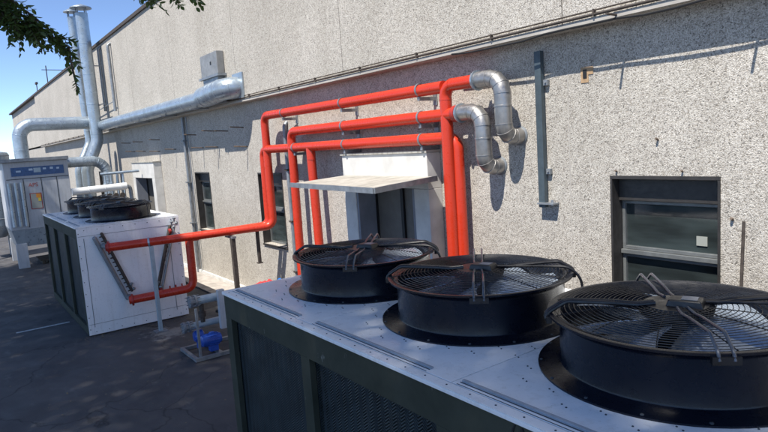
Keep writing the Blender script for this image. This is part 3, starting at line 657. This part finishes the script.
# ------------------------------------------------------------------ pump skid behind the near unit
pk = thing('pump_skid', P(8.7, 2.95, -H), 'small pump skid with blue motor and grey pipes behind the near unit', 'pump')
s = MB(); 
for (a, b2) in ((8.35, 8.40), (9.0, 9.05)): s.box(a, b2, 2.58, 3.5, -H + .01, -H + .06)
for (a, b2) in ((2.58, 2.63), (2.95, 3.0), (3.45, 3.5)): s.box(8.401, 8.999, a, b2, -H + .012, -H + .058)
s.build('base_frame', M['galvd'], pk, smooth=False)
s = MB(); s.lathe(P(8.55, 2.86, -2.74), (0, 1, 0), [(.0, -.12), (.05, -.118), (.082, -.10), (.092, -.07), (.092, -.03), (.086, -.028), (.086, .14), (.07, .18), (.0, .18)], 20, False)
for q in range(16):
    a = 2 * PI * q / 16; c_ = P(8.55, 2.86, -2.74) + Vector((math.cos(a) * .089, 0, math.sin(a) * .089)); s.bar(c_ + Vector((0, -.06, 0)), c_ + Vector((0, .14, 0)), .005, .012, Vector((math.cos(a), 0, math.sin(a))))
s.box(8.52, 8.58, 2.88, 2.95, -2.66, -2.63); s.box(8.50, 8.60, 2.86, 2.98, -2.91, -2.825); s.build('motor', M['blue'], pk)
s = MB(); s.lathe(P(8.8, 2.80, -2.72), (0, 1, 0), [(.0, -.08), (.07, -.07), (.095, -.04), (.095, .05), (.05, .08), (.0, .08)], 18, False); s.tube(P(8.8, 2.80, -2.72), P(8.8, 2.80, -2.9), .04, 10); s.build('pump_casing', M['blue'], pk)
def grey_pipe(z, w0, w1, u, r):
    q = MB(); q.tube(P(u, w0, z), P(u, w1, z), r, 18); q.build('pipe', M['pipeg'], pk)
    q = MB(); q.lathe(P(u, w0 - .03, z), (0, 1, 0), [(r * .6, -.03), (r + .03, -.03), (r + .03, .0), (r + .01, .005), (r + .01, .04), (r + .03, .045), (r + .03, .07)], 18)
    for k in range(8):
        a = 2 * PI * k / 8; c_ = P(u, w0 - .06, z) + Vector((math.cos(a) * (r + .018), 0, math.sin(a) * (r + .018))); q.tube(c_ + Vector((0, -.02, 0)), c_ + Vector((0, .15, 0)), .008, 6)
    q.build('flange', M['galvd'], pk)
grey_pipe(-2.16, 2.74, 3.4, 8.7, .062); grey_pipe(-2.55, 2.64, 3.4, 8.8, .052)
s = MB(); s.tube(P(8.72, 2.86, -2.2), P(8.72, 2.86, -2.50), .035, 12); s.lathe(P(8.72, 2.86, -2.38), (0, 0, 1), [(.035, -.05), (.055, -.04), (.055, .04), (.035, .05)], 12, False); s.build('valve', M['rust'], pk)
s = MB(); s.box(8.38, 8.42, 2.655, 2.685, -H + .06, -2.20); s.build('stand', M['galvd'], pk, smooth=False)
s = MB(); s.box(8.52, 8.60, 3.06, 3.16, -2.62, -2.03); s.build('control_panel', M['grey'], pk, smooth=False, bevel=.006)

# crate of odds behind the near unit with red cloth and blue sheet on top
ct = thing('tool_crate', P(8.2, 3.95, -H), 'grey metal bin against the wall path, its rim showing behind the first fan', 'bin')
s = MB(); s.box(7.75, 8.9, 3.75, 4.2, -H, -2.22); s.build('bin_body', M['galvd'], ct, smooth=False, bevel=.01)
s = MB(); s.box(7.72, 8.93, 3.72, 4.23, -2.218, -2.18); s.build('lid', M['galvd'], ct, smooth=False, bevel=.005)
def crumple(name, m_, u0_, u1_, w0_, w1_, z0, h, seed, label, cat):
    random.seed(seed); q = MB(); n = 22; vs = []
    for i in range(n):
        for j in range(n):
            a, c_ = i / (n - 1), j / (n - 1); e = min(a, 1 - a, c_, 1 - c_) * 5; e = min(1, e)
            nn = noise.noise(Vector((a * 3 + seed, c_ * 3, 0))) + .35 * noise.noise(Vector((a * 7, c_ * 7 + seed, 3)))
            vs.append(P(u0_ + (u1_ - u0_) * a + nn * .02, w0_ + (w1_ - w0_) * c_, z0 + e * (h * (.55 + .9 * abs(nn)))))
    fs = [(i * n + j, i * n + j + 1, (i + 1) * n + j + 1, (i + 1) * n + j) for i in range(n - 1) for j in range(n - 1)]
    q.add(vs, fs); o = q.build(name, m_); o.modifiers.new('thick', 'SOLIDIFY').thickness = .006
    return tag(o, label, cat)
crumple('plastic_sheet', M['bluep'], 7.72, 8.5, 3.72, 4.2, -2.178, .15, 3, 'crumpled blue plastic sheet behind the left rear fan', 'plastic sheet')
crumple('cloth', M['redcl'], 8.52, 8.92, 3.74, 4.15, -2.178, .10, 8, 'red cloth lying left of the blue plastic sheet', 'cloth')
# hose and bricks near the path
b2 = MB(); b2.sweep(fillet([P(10.6, 3.75, -2.9), P(10.2, 3.9, -2.88), P(9.7, 4.1, -2.86), P(9.4, 4.35, -2.86)], .2, 4), .03, 10)
tag(b2.build('hose', M['dark']), 'short black hose on the ground beside the pink bricks', 'hose')
for i, (u, w, a, lab) in enumerate(((9.75, 4.0, .3, 'pink brick on the ground by the black hose, the nearer one'), (9.98, 4.08, 1.1, 'pink brick on the ground by the black hose, the farther one'))):
    b2 = MB(); c_ = P(u, w, -H + .04 + .0); d = Vector((math.cos(a), math.sin(a), 0)); b2.bar(c_ - d * .12, c_ + d * .12, .11, .075)
    tag(b2.build('brick', M['brick'], smooth=False, bevel=.006), lab, 'brick', 'bricks beside the wall path')

# ------------------------------------------------------------------ exhaust ducts
def seams(t, path, r, step, m_, name='seam'):
    acc = 0
    for i in range(len(path) - 1):
        a, c_ = Vector(path[i]), Vector(path[i + 1]); L_ = (c_ - a).length; d = (c_ - a).normalized()
        while acc < L_:
            q = MB(); q.lathe(a + d * acc - d * .012, d, [(r - .002, 0), (r + .006, .004), (r + .006, .018), (r - .002, .022)], 22, False); q.build(name, m_, t); acc += step
        acc -= L_
dt = thing('wall_duct', P(16, 4.35, 1.0), 'long silver duct along the upper wall ending in a flanged elbow', 'duct')
pth = [P(21.6, 4.45, 1.08), P(11.6, 4.50, 1.08)]
s = MB(); s.sweep(pth, .16, 28); s.build('duct', M['galv'], dt); seams(dt, pth, .16, 1.4, M['galv'])
el = arc_fillet([P(12.0, 4.48, 1.10), P(10.92, 4.46, 1.15), P(10.86, 4.95, 1.17)], .24, 8)
s = MB(); s.sweep([P(12.15, 4.48, 1.10)] + el[1:], .20, 28); s.build('elbow', M['galv'], dt); seams(dt, el, .20, .22, M['galv'])
s = MB(); s.box(10.62, 11.08, 4.68, 4.706, .95, 1.42); s.build('flange_plate', M['galv'], dt, smooth=False)
for u in (12.5, 14.6, 16.9, 19.2): s = MB(); s.box(u - .02, u + .02, 4.30, 4.705, .89, .915); s.build('bracket', M['galvd'], dt, smooth=False)
s = MB(); s.box(11.3, 20.5, 4.62, 4.68, .93, .945); s.box(11.3, 20.5, 4.612, 4.618, .93, .97); s.build('cable_tray', M['galvd'], dt, smooth=False)
bx = thing('wall_box', P(12.0, 4.6, 1.4), 'grey rectangular vent box on the wall above the duct elbow', 'vent box')
s = MB(); s.box(11.45, 12.35, 4.56, 4.706, 1.50, 1.93); s.build('upper_box', M['boxg'], bx, smooth=False, bevel=.01)
s = MB(); s.box(11.38, 12.42, 4.53, 4.706, 1.45, 1.497); s.build('collar', M['galvd'], bx, smooth=False)
s = MB(); s.box(11.5, 12.3, 4.57, 4.706, 1.15, 1.447); s.build('lower_box', M['galvd'], bx, smooth=False)
s = MB(); s.box(11.75, 11.81, 4.553, 4.558, 1.70, 1.76); s.build('port', M['dark'], bx, smooth=False)
# flues
def flue(path, r, label, capz):
    t = thing('flue', path[-1], label, 'chimney', 'silver flues by the roof edge')
    pp = arc_fillet(path, .5, 6); s = MB(); s.sweep(pp, r, 26); s.build('stack', M['galv'], t); seams(t, pp, r, .95, M['galv'])
    top = Vector(path[0]); s = MB(); s.lathe(top + Vector((0, 0, .16)), (0, 0, 1), [(r * 1.75, 0), (r * 1.7, .03), (.02, .14)], 26); s.build('rain_cap', M['galv'], t)
    s = MB()
    for k in range(4):
        a = PI / 4 + PI / 2 * k; e = Vector((math.cos(a) * r * .95, math.sin(a) * r * .95, 0)); s.bar(top + e - Vector((0, 0, .1)), top + e + Vector((0, 0, .20)), .03, .006)
    s.build('cap_strut', M['galvd'], t, smooth=False)
flue([P(21.5, 4.24, 4.62), P(21.5, 4.25, .60), P(21.5, 3.84, -.30), P(21.5, 3.83, -2.0), P(21.5, 3.83, -H)], .185, 'taller and wider silver flue of the pair rising past the roof edge', 0)
flue([P(22.9, 4.20, 4.78), P(22.9, 4.28, .60), P(22.7, 3.80, -.30), P(22.7, 3.76, -2.0), P(22.7, 3.76, -H)], .135, 'narrower silver flue standing left of the taller one', 0)
s = MB(); s.bar(P(21.5, 4.24, 3.0), P(21.5, 4.69, 3.0), .03, .03); s.bar(P(21.0, 4.46, 1.75), P(22.9, 4.46, 1.75), .03, .03); s.bar(P(20.2, 4.60, 1.75), P(22.9, 4.60, 1.62), .02, .02)
tag(s.build('flue_bracket', M['galvd'], smooth=False), 'thin steel brackets tying the silver flues to the wall', 'bracket')
for i, (u, z0, z1, lab) in enumerate(((21.55, 1.55, 3.55, 'thin dark vent pipe just right of the flues'), (20.22, 1.45, 3.45, 'thin dark vent pipe second to the right of the flues'))):
    s = MB(); s.sweep(fillet([P(u, 4.62, z0), P(u, 4.62, z1), P(u, 4.72, z1 + .06)], .05, 3), .045, 12); tag(s.build('vent_pipe', M['galvd']), lab, 'pipe', 'thin vent pipes high on the wall')
# crossing duct to the filter cabinet
t = thing('transfer_duct', P(22, 3.3, 1.2), 'big silver duct arching from the flues down behind the filter cabinet', 'duct')
pp = arc_fillet([P(22.0, 4.22, 1.22), P(22.0, 2.12, 1.22), P(22.0, 2.12, -.3)], .42, 9)
s = MB(); s.sweep(pp, .205, 28); s.build('duct', M['galv'], t); seams(t, pp, .205, .45, M['galv'])
t = thing('elbow_duct', P(20.3, 3.9, -.05), 'smaller silver duct curving down with a ribbed bend right of the filter cabinet', 'duct')
pp = arc_fillet([P(20.5, 3.10, -.04), P(20.5, 4.20, -.04), P(20.5, 4.24, -1.6)], .42, 9)
s = MB(); s.sweep(pp, .155, 26); s.build('duct', M['galv'], t); seams(t, pp, .155, .11, M['galv'])
t = thing('jacketed_pipe', P(17.5, 3.4, -.8), 'white jacketed pipe running level above the far fans', 'pipe')
pp = [P(17.5, 2.7, -.80), P(17.5, 4.05, -.77)]
s = MB(); s.sweep(pp, .095, 20); s.build('pipe', M['whitep'], t); seams(t, pp, .095, .4, M['whitep'])
s = MB(); s.sweep(fillet([P(17.5, 3.95, -.78), P(17.55, 4.15, -.78), P(17.55, 4.2, -2.5)], .1, 4), .05, 12); s.box(17.46, 17.54, 2.80, 2.86, -H, -.87); s.build('stand_pipe', M['galvd'], t)
t = thing('pump_manifold', P(18.4, 4.2, -.8), 'cluster of grey valves and small pipes left of the far door hood', 'valves')
s = MB()
for k in range(4):
    w = 3.75 + k * .14; s.tube(P(18.6 - .1 * k, w, -1.4), P(18.6 - .1 * k, w, -.45 + .06 * (k % 2)), .028, 10); s.lathe(P(18.6 - .1 * k, w, -.75), (0, 0, 1), [(.028, -.06), (.06, -.05), (.06, .05), (.028, .06)], 10, False)
s.tube(P(18.4, 3.6, -.42), P(18.2, 4.6, -.40), .04, 10); s.build('pipes', M['galv'], t)
s = MB()
for k in range(3): s.lathe(P(18.5 - .1 * k, 3.8 + k * .15, -1.05), (-1, 0, 0), [(.07, -.03), (.07, .03)], 12)
s.tube(P(18.5, 4.2, -2.9), P(18.5, 4.2, -.9), .03, 8); s.build('valve_wheels', M['rust'], t)

# ------------------------------------------------------------------ filter cabinet on legs
fc = thing('filter_cabinet', P(21, 2.3, -H), 'tall grey filter cabinet on box legs with a blue name strip', 'filter unit')
ua, ub, wa, wb, z0, z1 = 20.0, 22.0, 1.42, 3.06, -1.86, .12
s = MB(); s.box(ua, ub, wa, wb, z0, z1 - .05); s.build('body', M['grey'], fc, smooth=False, bevel=.01)
s = MB(); s.box(ua - .10, ub + .05, wa - .12, wb + .03, z1 - .049, z1 + .05); s.build('lid', M['galvd'], fc, smooth=False, bevel=.008)
s = MB()
for w in (wa + .45, wa + .90, wa + 1.30): s.box(ua - .006, ua - .001, w - .010, w + .010, z0 + .05, -.42)
s.box(ua - .006, ua - .001, wa + .04, wb - .02, -.42, -.40); s.build('door_seam', M['slot'], fc, smooth=False)
s = MB(); s.box(ua - .012, ua - .001, wa + .18, wb - .12, -.33, -.08); s.build('name_strip', M['panelb'], fc, smooth=False)
s = MB()
for (a, c_, zz0, zz1) in ((.30, .42, -.22, -.17), (.62, .72, -.19, -.13), (.98, 1.06, -.18, -.13), (1.16, 1.24, -.18, -.12), (1.33, 1.40, -.19, -.14)): s.box(ua - .016, ua - .0125, wa + a, wa + c_, zz0, zz1)
s.build('pictogram', M['letter'], fc, smooth=False)
s = MB(); s.box(ua - .016, ua - .0125, wa + .74, wa + .92, -.25, -.12); s.build('pictogram', M['pipeg'], fc, smooth=False)
text_mesh('APS', .15, 'lettering', M['letr'], fc, P(ua - .006, wa + .56, -.65), (0, 1, 0), (0, 0, 1), .001)
s = MB(); s.box(ua - .008, ua - .004, wa + .56, wa + .86, -1.30, -.84); s.build('notice', M['redcap'], fc, smooth=False)
s = MB(); s.box(ua - .012, ua - .0085, wa + .58, wa + .84, -1.28, -.86); s.build('notice_face', M['label'], fc, smooth=False)
s = MB(); s.box(ua - .016, ua - .0125, wa + .72, wa + .835, -.98, -.865); s.build('notice_mark', M['orange'], fc, smooth=False)
s = MB(); s.box(ua - .016, ua - .0125, wa + .76, wa + .83, -1.08, -.985); s.build('notice_mark', M['yellow'], fc, smooth=False)
s = MB()   # ribbed left half of the front
for k in range(3): s.lathe(P(ua - .01, wa + .09 + .15 * k, z0 + .1), (0, 0, 1), [(.055, 0), (.055, 1.25)], 14)
s.build('cartridge_cover', M['galv'], fc)
s = MB(); s.hexa([P(ua + .05, wa + .1, -2.35), P(ua + .05, wb - .1, -2.35), P(ub - .05, wb - .1, -2.35), P(ub - .05, wa + .1, -2.35), P(ua, wa, z0 - .002), P(ua, wb, z0 - .002), P(ub, wb, z0 - .002), P(ub, wa, z0 - .002)]); 
s.v = [Vector(v_) for v_ in s.v]; s.build('hopper', M['galv'], fc, smooth=False)
for (a, w) in ((ua + .0, wa + .05), (ua + .0, wb - .33), (ub - .14, wa + .05), (ub - .14, wb - .33)):
    s = MB(); s.box(a, a + .14, w, w + .28, -H, z0 - .5 + .1); s.build('leg', M['grey'], fc, smooth=False, bevel=.006)
dr = thing('dust_silo', P(23.2, 1.0, -H), 'bluish steel silo on legs at the left edge behind the filter cabinet', 'silo')
s = MB(); s.lathe(P(23.2, 1.25, -1.9), (0, 0, 1), [(.25, -.4), (.62, 0), (.62, 2.25), (.58, 2.32), (.1, 2.42)], 32); s.build('drum', M['galv'], dr)
s = MB()
for z in (-1.7, -1.0, -.2, .3): s.lathe(P(23.2, 1.25, z), (0, 0, 1), [(.62, 0), (.632, .01), (.632, .03), (.62, .04)], 32, False)
s.build('hoop', M['galvd'], dr)
for (a, w) in ((22.75, .8), (23.6, .8), (22.75, 1.6), (23.6, 1.6)):
    s = MB(); s.box(a - .06, a + .06, w - .06, w + .06, -H, -1.85); s.build('leg', M['grey'], dr, smooth=False)
# small clutter under the cabinet
pl = thing('pallet', P(20.9, 2.6, -H), 'low pallet with scrap stored under the filter cabinet', 'pallet')
s = MB()
for k in range(5): s.box(20.3 + k * .22, 20.46 + k * .22, 2.05, 2.95, -H + .10, -H + .125)
for w in (2.1, 2.5, 2.87): s.box(20.3, 21.35, w, w + .07, -H, -H + .099)
s.build('deck', M['bark'], pl, smooth=False)
s = MB(); s.lathe(P(20.7, 2.5, -H + .126), (0, 0, 1), [(.15, 0), (.17, .1), (.10, .16), (.06, .28), (.07, .34), (.03, .36)], 16); tag(s.build('scrap_motor', M['rust']), 'dark scrap motor standing on the low pallet', 'motor')

# roof mast
b2 = MB(); b2.tube(P(33.6, 4.75, ZROOF + .05), P(33.6, 4.75, ZROOF + .95), .025, 6); b2.bar(P(33.6, 4.55, ZROOF + .75), P(33.6, 5.6, ZROOF + .75), .03, .03)
tag(b2.build('roof_mast', M['rust']), 'small dark T shaped mast on the far roof edge', 'mast')
b2 = MB(); b2.tube(P(37.5, 4.75, ZROOF + .05), P(37.5, 4.75, ZROOF + .5), .025, 6); b2.box(37.3, 37.7, 4.7, 4.8, ZROOF + .5, ZROOF + .6)
tag(b2.build('roof_lamp', M['rust']), 'small lamp on a stub on the farthest roof edge', 'lamp')

# ------------------------------------------------------------------ trees that shade the yard (crowns above and behind the viewer)
def leaf_quads(mb_v, mb_f, c_, n, spread, size, rnd, limit=None, fine=False):
    for _ in range(n):
        p = c_ + Vector((rnd.gauss(0, spread), rnd.gauss(0, spread), rnd.gauss(0, spread * .7)))
        if limit and not limit(p): continue
        d = Vector((rnd.gauss(0, 1), rnd.gauss(0, 1), rnd.gauss(0, .6) - .3)).normalized(); n_ = d.cross(Vector((rnd.gauss(0, 1), rnd.gauss(0, 1), rnd.gauss(0, 1)))).normalized()
        L_ = size * rnd.uniform(.7, 1.3); w = L_ * .28; o = len(mb_v)
        up = d.cross(n_) * L_ * .08
        if fine:
            mb_v += [p, p + d * L_ * .25 + n_ * w * .8 + up, p + d * L_ * .6 + n_ * w * .85 + up, p + d * L_, p + d * L_ * .6 - n_ * w * .85 + up, p + d * L_ * .25 - n_ * w * .8 + up]
            mb_f += [(o, o + 1, o + 2, o + 3), (o, o + 3, o + 4, o + 5)]
            continue
        mb_v += [p, p + d * L_ * .45 + n_ * w + up, p + d * L_, p + d * L_ * .45 - n_ * w + up]
        mb_f.append((o, o + 1, o + 2)); mb_f.append((o, o + 2, o + 3))
def limit(p):     # the crowns stop short of the building side
    h = p.z; return p.y < 4.05 - h / 1.75 and p.y < -.12
def make_tree(uc, wc, seed, label, low=False):
    rnd = random.Random(seed); t = thing('plane_tree', P(uc, wc, -H), label, 'tree', 'shade trees behind the viewer')
    base = P(uc, wc, -H); tr = MB(); top = base + Vector((.2, .3, 15.5))
    pts = [base, base + Vector((.05, .0, 2)), base + Vector((.1, .15, 6.5)), base + Vector((.2, .3, 11)), top]
    tr.sweep(pts, [.28, .22, .19, .14, .06], 12); V_, F_ = [], []
    cen = base + Vector((0, 0, 15.8)); clumps = []
    while len(clumps) < 190:
        q = Vector((rnd.uniform(-1, 1), rnd.uniform(-1, 1), rnd.uniform(-1, 1)))
        if q.length > 1: continue
        p = cen + Vector((q.x * 5.0, q.y * 3.1, q.z * 2.6))
        if limit(p) and p.z > 9: clumps.append(p)
    for i, c_ in enumerate(clumps):
        leaf_quads(V_, F_, c_, 150, .46, .18, rnd, limit)
        if i % 7 == 0:
            st = pts[2].lerp(top, rnd.uniform(.05, .9)); tr.sweep([st, st.lerp(c_, .5) + Vector((0, 0, .25)), c_], [.06, .035, .012], 6)
    me = bpy.data.meshes.new('crown'); me.from_pydata([v_ - t.location for v_ in V_], [], F_); me.materials.append(M['leaf'])
    cr = bpy.data.objects.new('crown', me); COL.objects.link(cr); cr.parent = t
    if low:
        rnd = random.Random(99); V_, F_ = [], []
        a = pts[2]; tr.sweep([a, P(6.0, -4.5, 4.4), P(4.9, -1.6, 2.9), P(4.1, .35, 1.35)], [.10, .07, .035, .012], 8)
        def spray(p, d, L_, lf):          # a small side stem with leaflets in pairs
            n = max(3, int(L_ / .022)); side = d.cross(Vector((rnd.gauss(0, .4), rnd.gauss(0, .4), 1))).normalized(); pts_ = [p + d * L_ * k / n + Vector((0, 0, -.25 * L_ * (k / n) ** 2)) for k in range(n + 1)]
            tr.sweep(pts_, .0013, 4)
            for k in range(1, n + 1):
                for sg in (-1, 1):
                    q = pts_[k]; dd = (d * .75 + side * sg + Vector((rnd.gauss(0, .2), rnd.gauss(0, .2), rnd.gauss(-.25, .25)))).normalized()
                    nn = dd.cross(Vector((rnd.gauss(0, .5), rnd.gauss(0, .5), 1))).normalized(); l_ = lf * rnd.uniform(.75, 1.2); w = l_ * .24; o_ = len(V_); up = dd.cross(nn) * l_ * .06
                    V_.extend([q, q + dd * l_ * .3 + nn * w + up, q + dd * l_ * .65 + nn * w * .85 + up, q + dd * l_, q + dd * l_ * .65 - nn * w * .85 + up, q + dd * l_ * .3 - nn * w + up])
                    F_.extend([(o_, o_ + 1, o_ + 2, o_ + 3), (o_, o_ + 3, o_ + 4, o_ + 5)])
        def twig(pp, dens, L_, lf, down=.5):
            pp = [P(*q) for q in pp]; tr.sweep(pp, [.006] * (len(pp) - 1) + [.002], 5)
            for i in range(len(pp) - 1):
                seg = pp[i + 1] - pp[i]
                for k in range(max(1, int(seg.length * dens))):
                    p = pp[i].lerp(pp[i + 1], rnd.random())
                    d = (seg.normalized() * .8 + Vector((rnd.gauss(0, .6), rnd.gauss(0, .6), rnd.gauss(-down, .5)))).normalized(); spray(p, d, L_ * rnd.uniform(.6, 1.2), lf)
        twig([(4.1, .35, 1.35), (4.1, .30, 1.1), (4.05, .38, .90), (4.0, .46, .82), (4.0, .52, .77)], 120, .13, .040)
        twig([(4.05, .28, 1.05), (4.0, .42, .88), (4.0, .53, .79), (4.0, .62, .72), (4.0, .72, .65)], 90, .11, .040)
        twig([(4.05, .25, .98), (4.0, .36, .86), (4.0, .44, .79), (4.0, .50, .74)], 95, .11, .038)
        twig([(4.05, .30, 1.02), (4.0, .42, .93), (4.0, .52, .84), (4.0, .60, .77), (4.0, .66, .71)], 95, .10, .040)
        twig([(4.05, .20, .92), (4.0, .33, .84), (4.0, .41, .80), (4.0, .47, .78)], 80, .09, .038)
        twig([(4.0, .70, .67), (4.0, .70, .58), (4.0, .71, .48), (4.0, .715, .40)], 22, .04, .032)
        twig([(4.0, .54, .72), (4.0, .555, .66), (4.0, .555, .62)], 16, .035, .03)
        twig([(4.1, .35, 1.35), (4.05, .9, 1.16), (4.0, 1.13, 1.02), (4.0, 1.20, .965)], 50, .11, .042)
        twig([(4.0, 1.10, 1.06), (4.0, 1.28, 1.03), (4.0, 1.48, 1.02)], 60, .07, .042)
        me = bpy.data.meshes.new('low_foliage'); me.from_pydata([v_ - t.location for v_ in V_], [], F_); me.materials.append(M['leaf'])
        lo = bpy.data.objects.new('low_foliage', me); COL.objects.link(lo); lo.parent = t
    tr.build('trunk', M['bark'], t); return t
make_tree(.2, -7.3, 11, 'leafy tree behind the viewer shading the near cooler')
make_tree(6.8, -7.3, 12, 'leafy tree whose low twigs hang in at the top left', low=True)
make_tree(13.4, -7.3, 13, 'leafy tree shading the far cooler from the left')

# ------------------------------------------------------------------ dry leaves and grit blown about the yard
rnd = random.Random(5); V_, F_ = [], []
for k in range(420):
    if k % 3 == 0: u, w = rnd.uniform(4.6, 20), 4.2 - abs(rnd.gauss(0, .18))
    elif k % 3 == 1: u, w = rnd.uniform(4.7, 11.0), rnd.uniform(-.5, 4.2)
    else: u, w = 11.0 - abs(rnd.gauss(0, .25)), rnd.uniform(1.5, 3.5)
    p = P(u, w, -H + .008 + rnd.uniform(0, .01)); a = rnd.uniform(0, 6.28); d = Vector((math.cos(a), math.sin(a), rnd.uniform(-.1, .3))); n_ = Vector((-d.y, d.x, 0)); L_ = rnd.uniform(.02, .05); o = len(V_)
    V_ += [p, p + d * L_ * .5 + n_ * L_ * .25, p + d * L_, p + d * L_ * .5 - n_ * L_ * .25]; F_.append((o, o + 1, o + 2, o + 3))
me = bpy.data.meshes.new('leaf_litter'); me.from_pydata(V_, [], F_); me.materials.append(worn('dry_leaf', (.22, .17, .10), .8, amt=.5, scale=30))
o = bpy.data.objects.new('leaf_litter', me); COL.objects.link(o); tag(o, 'scattered dry leaves and grit on the asphalt', 'leaf litter', kind='stuff')
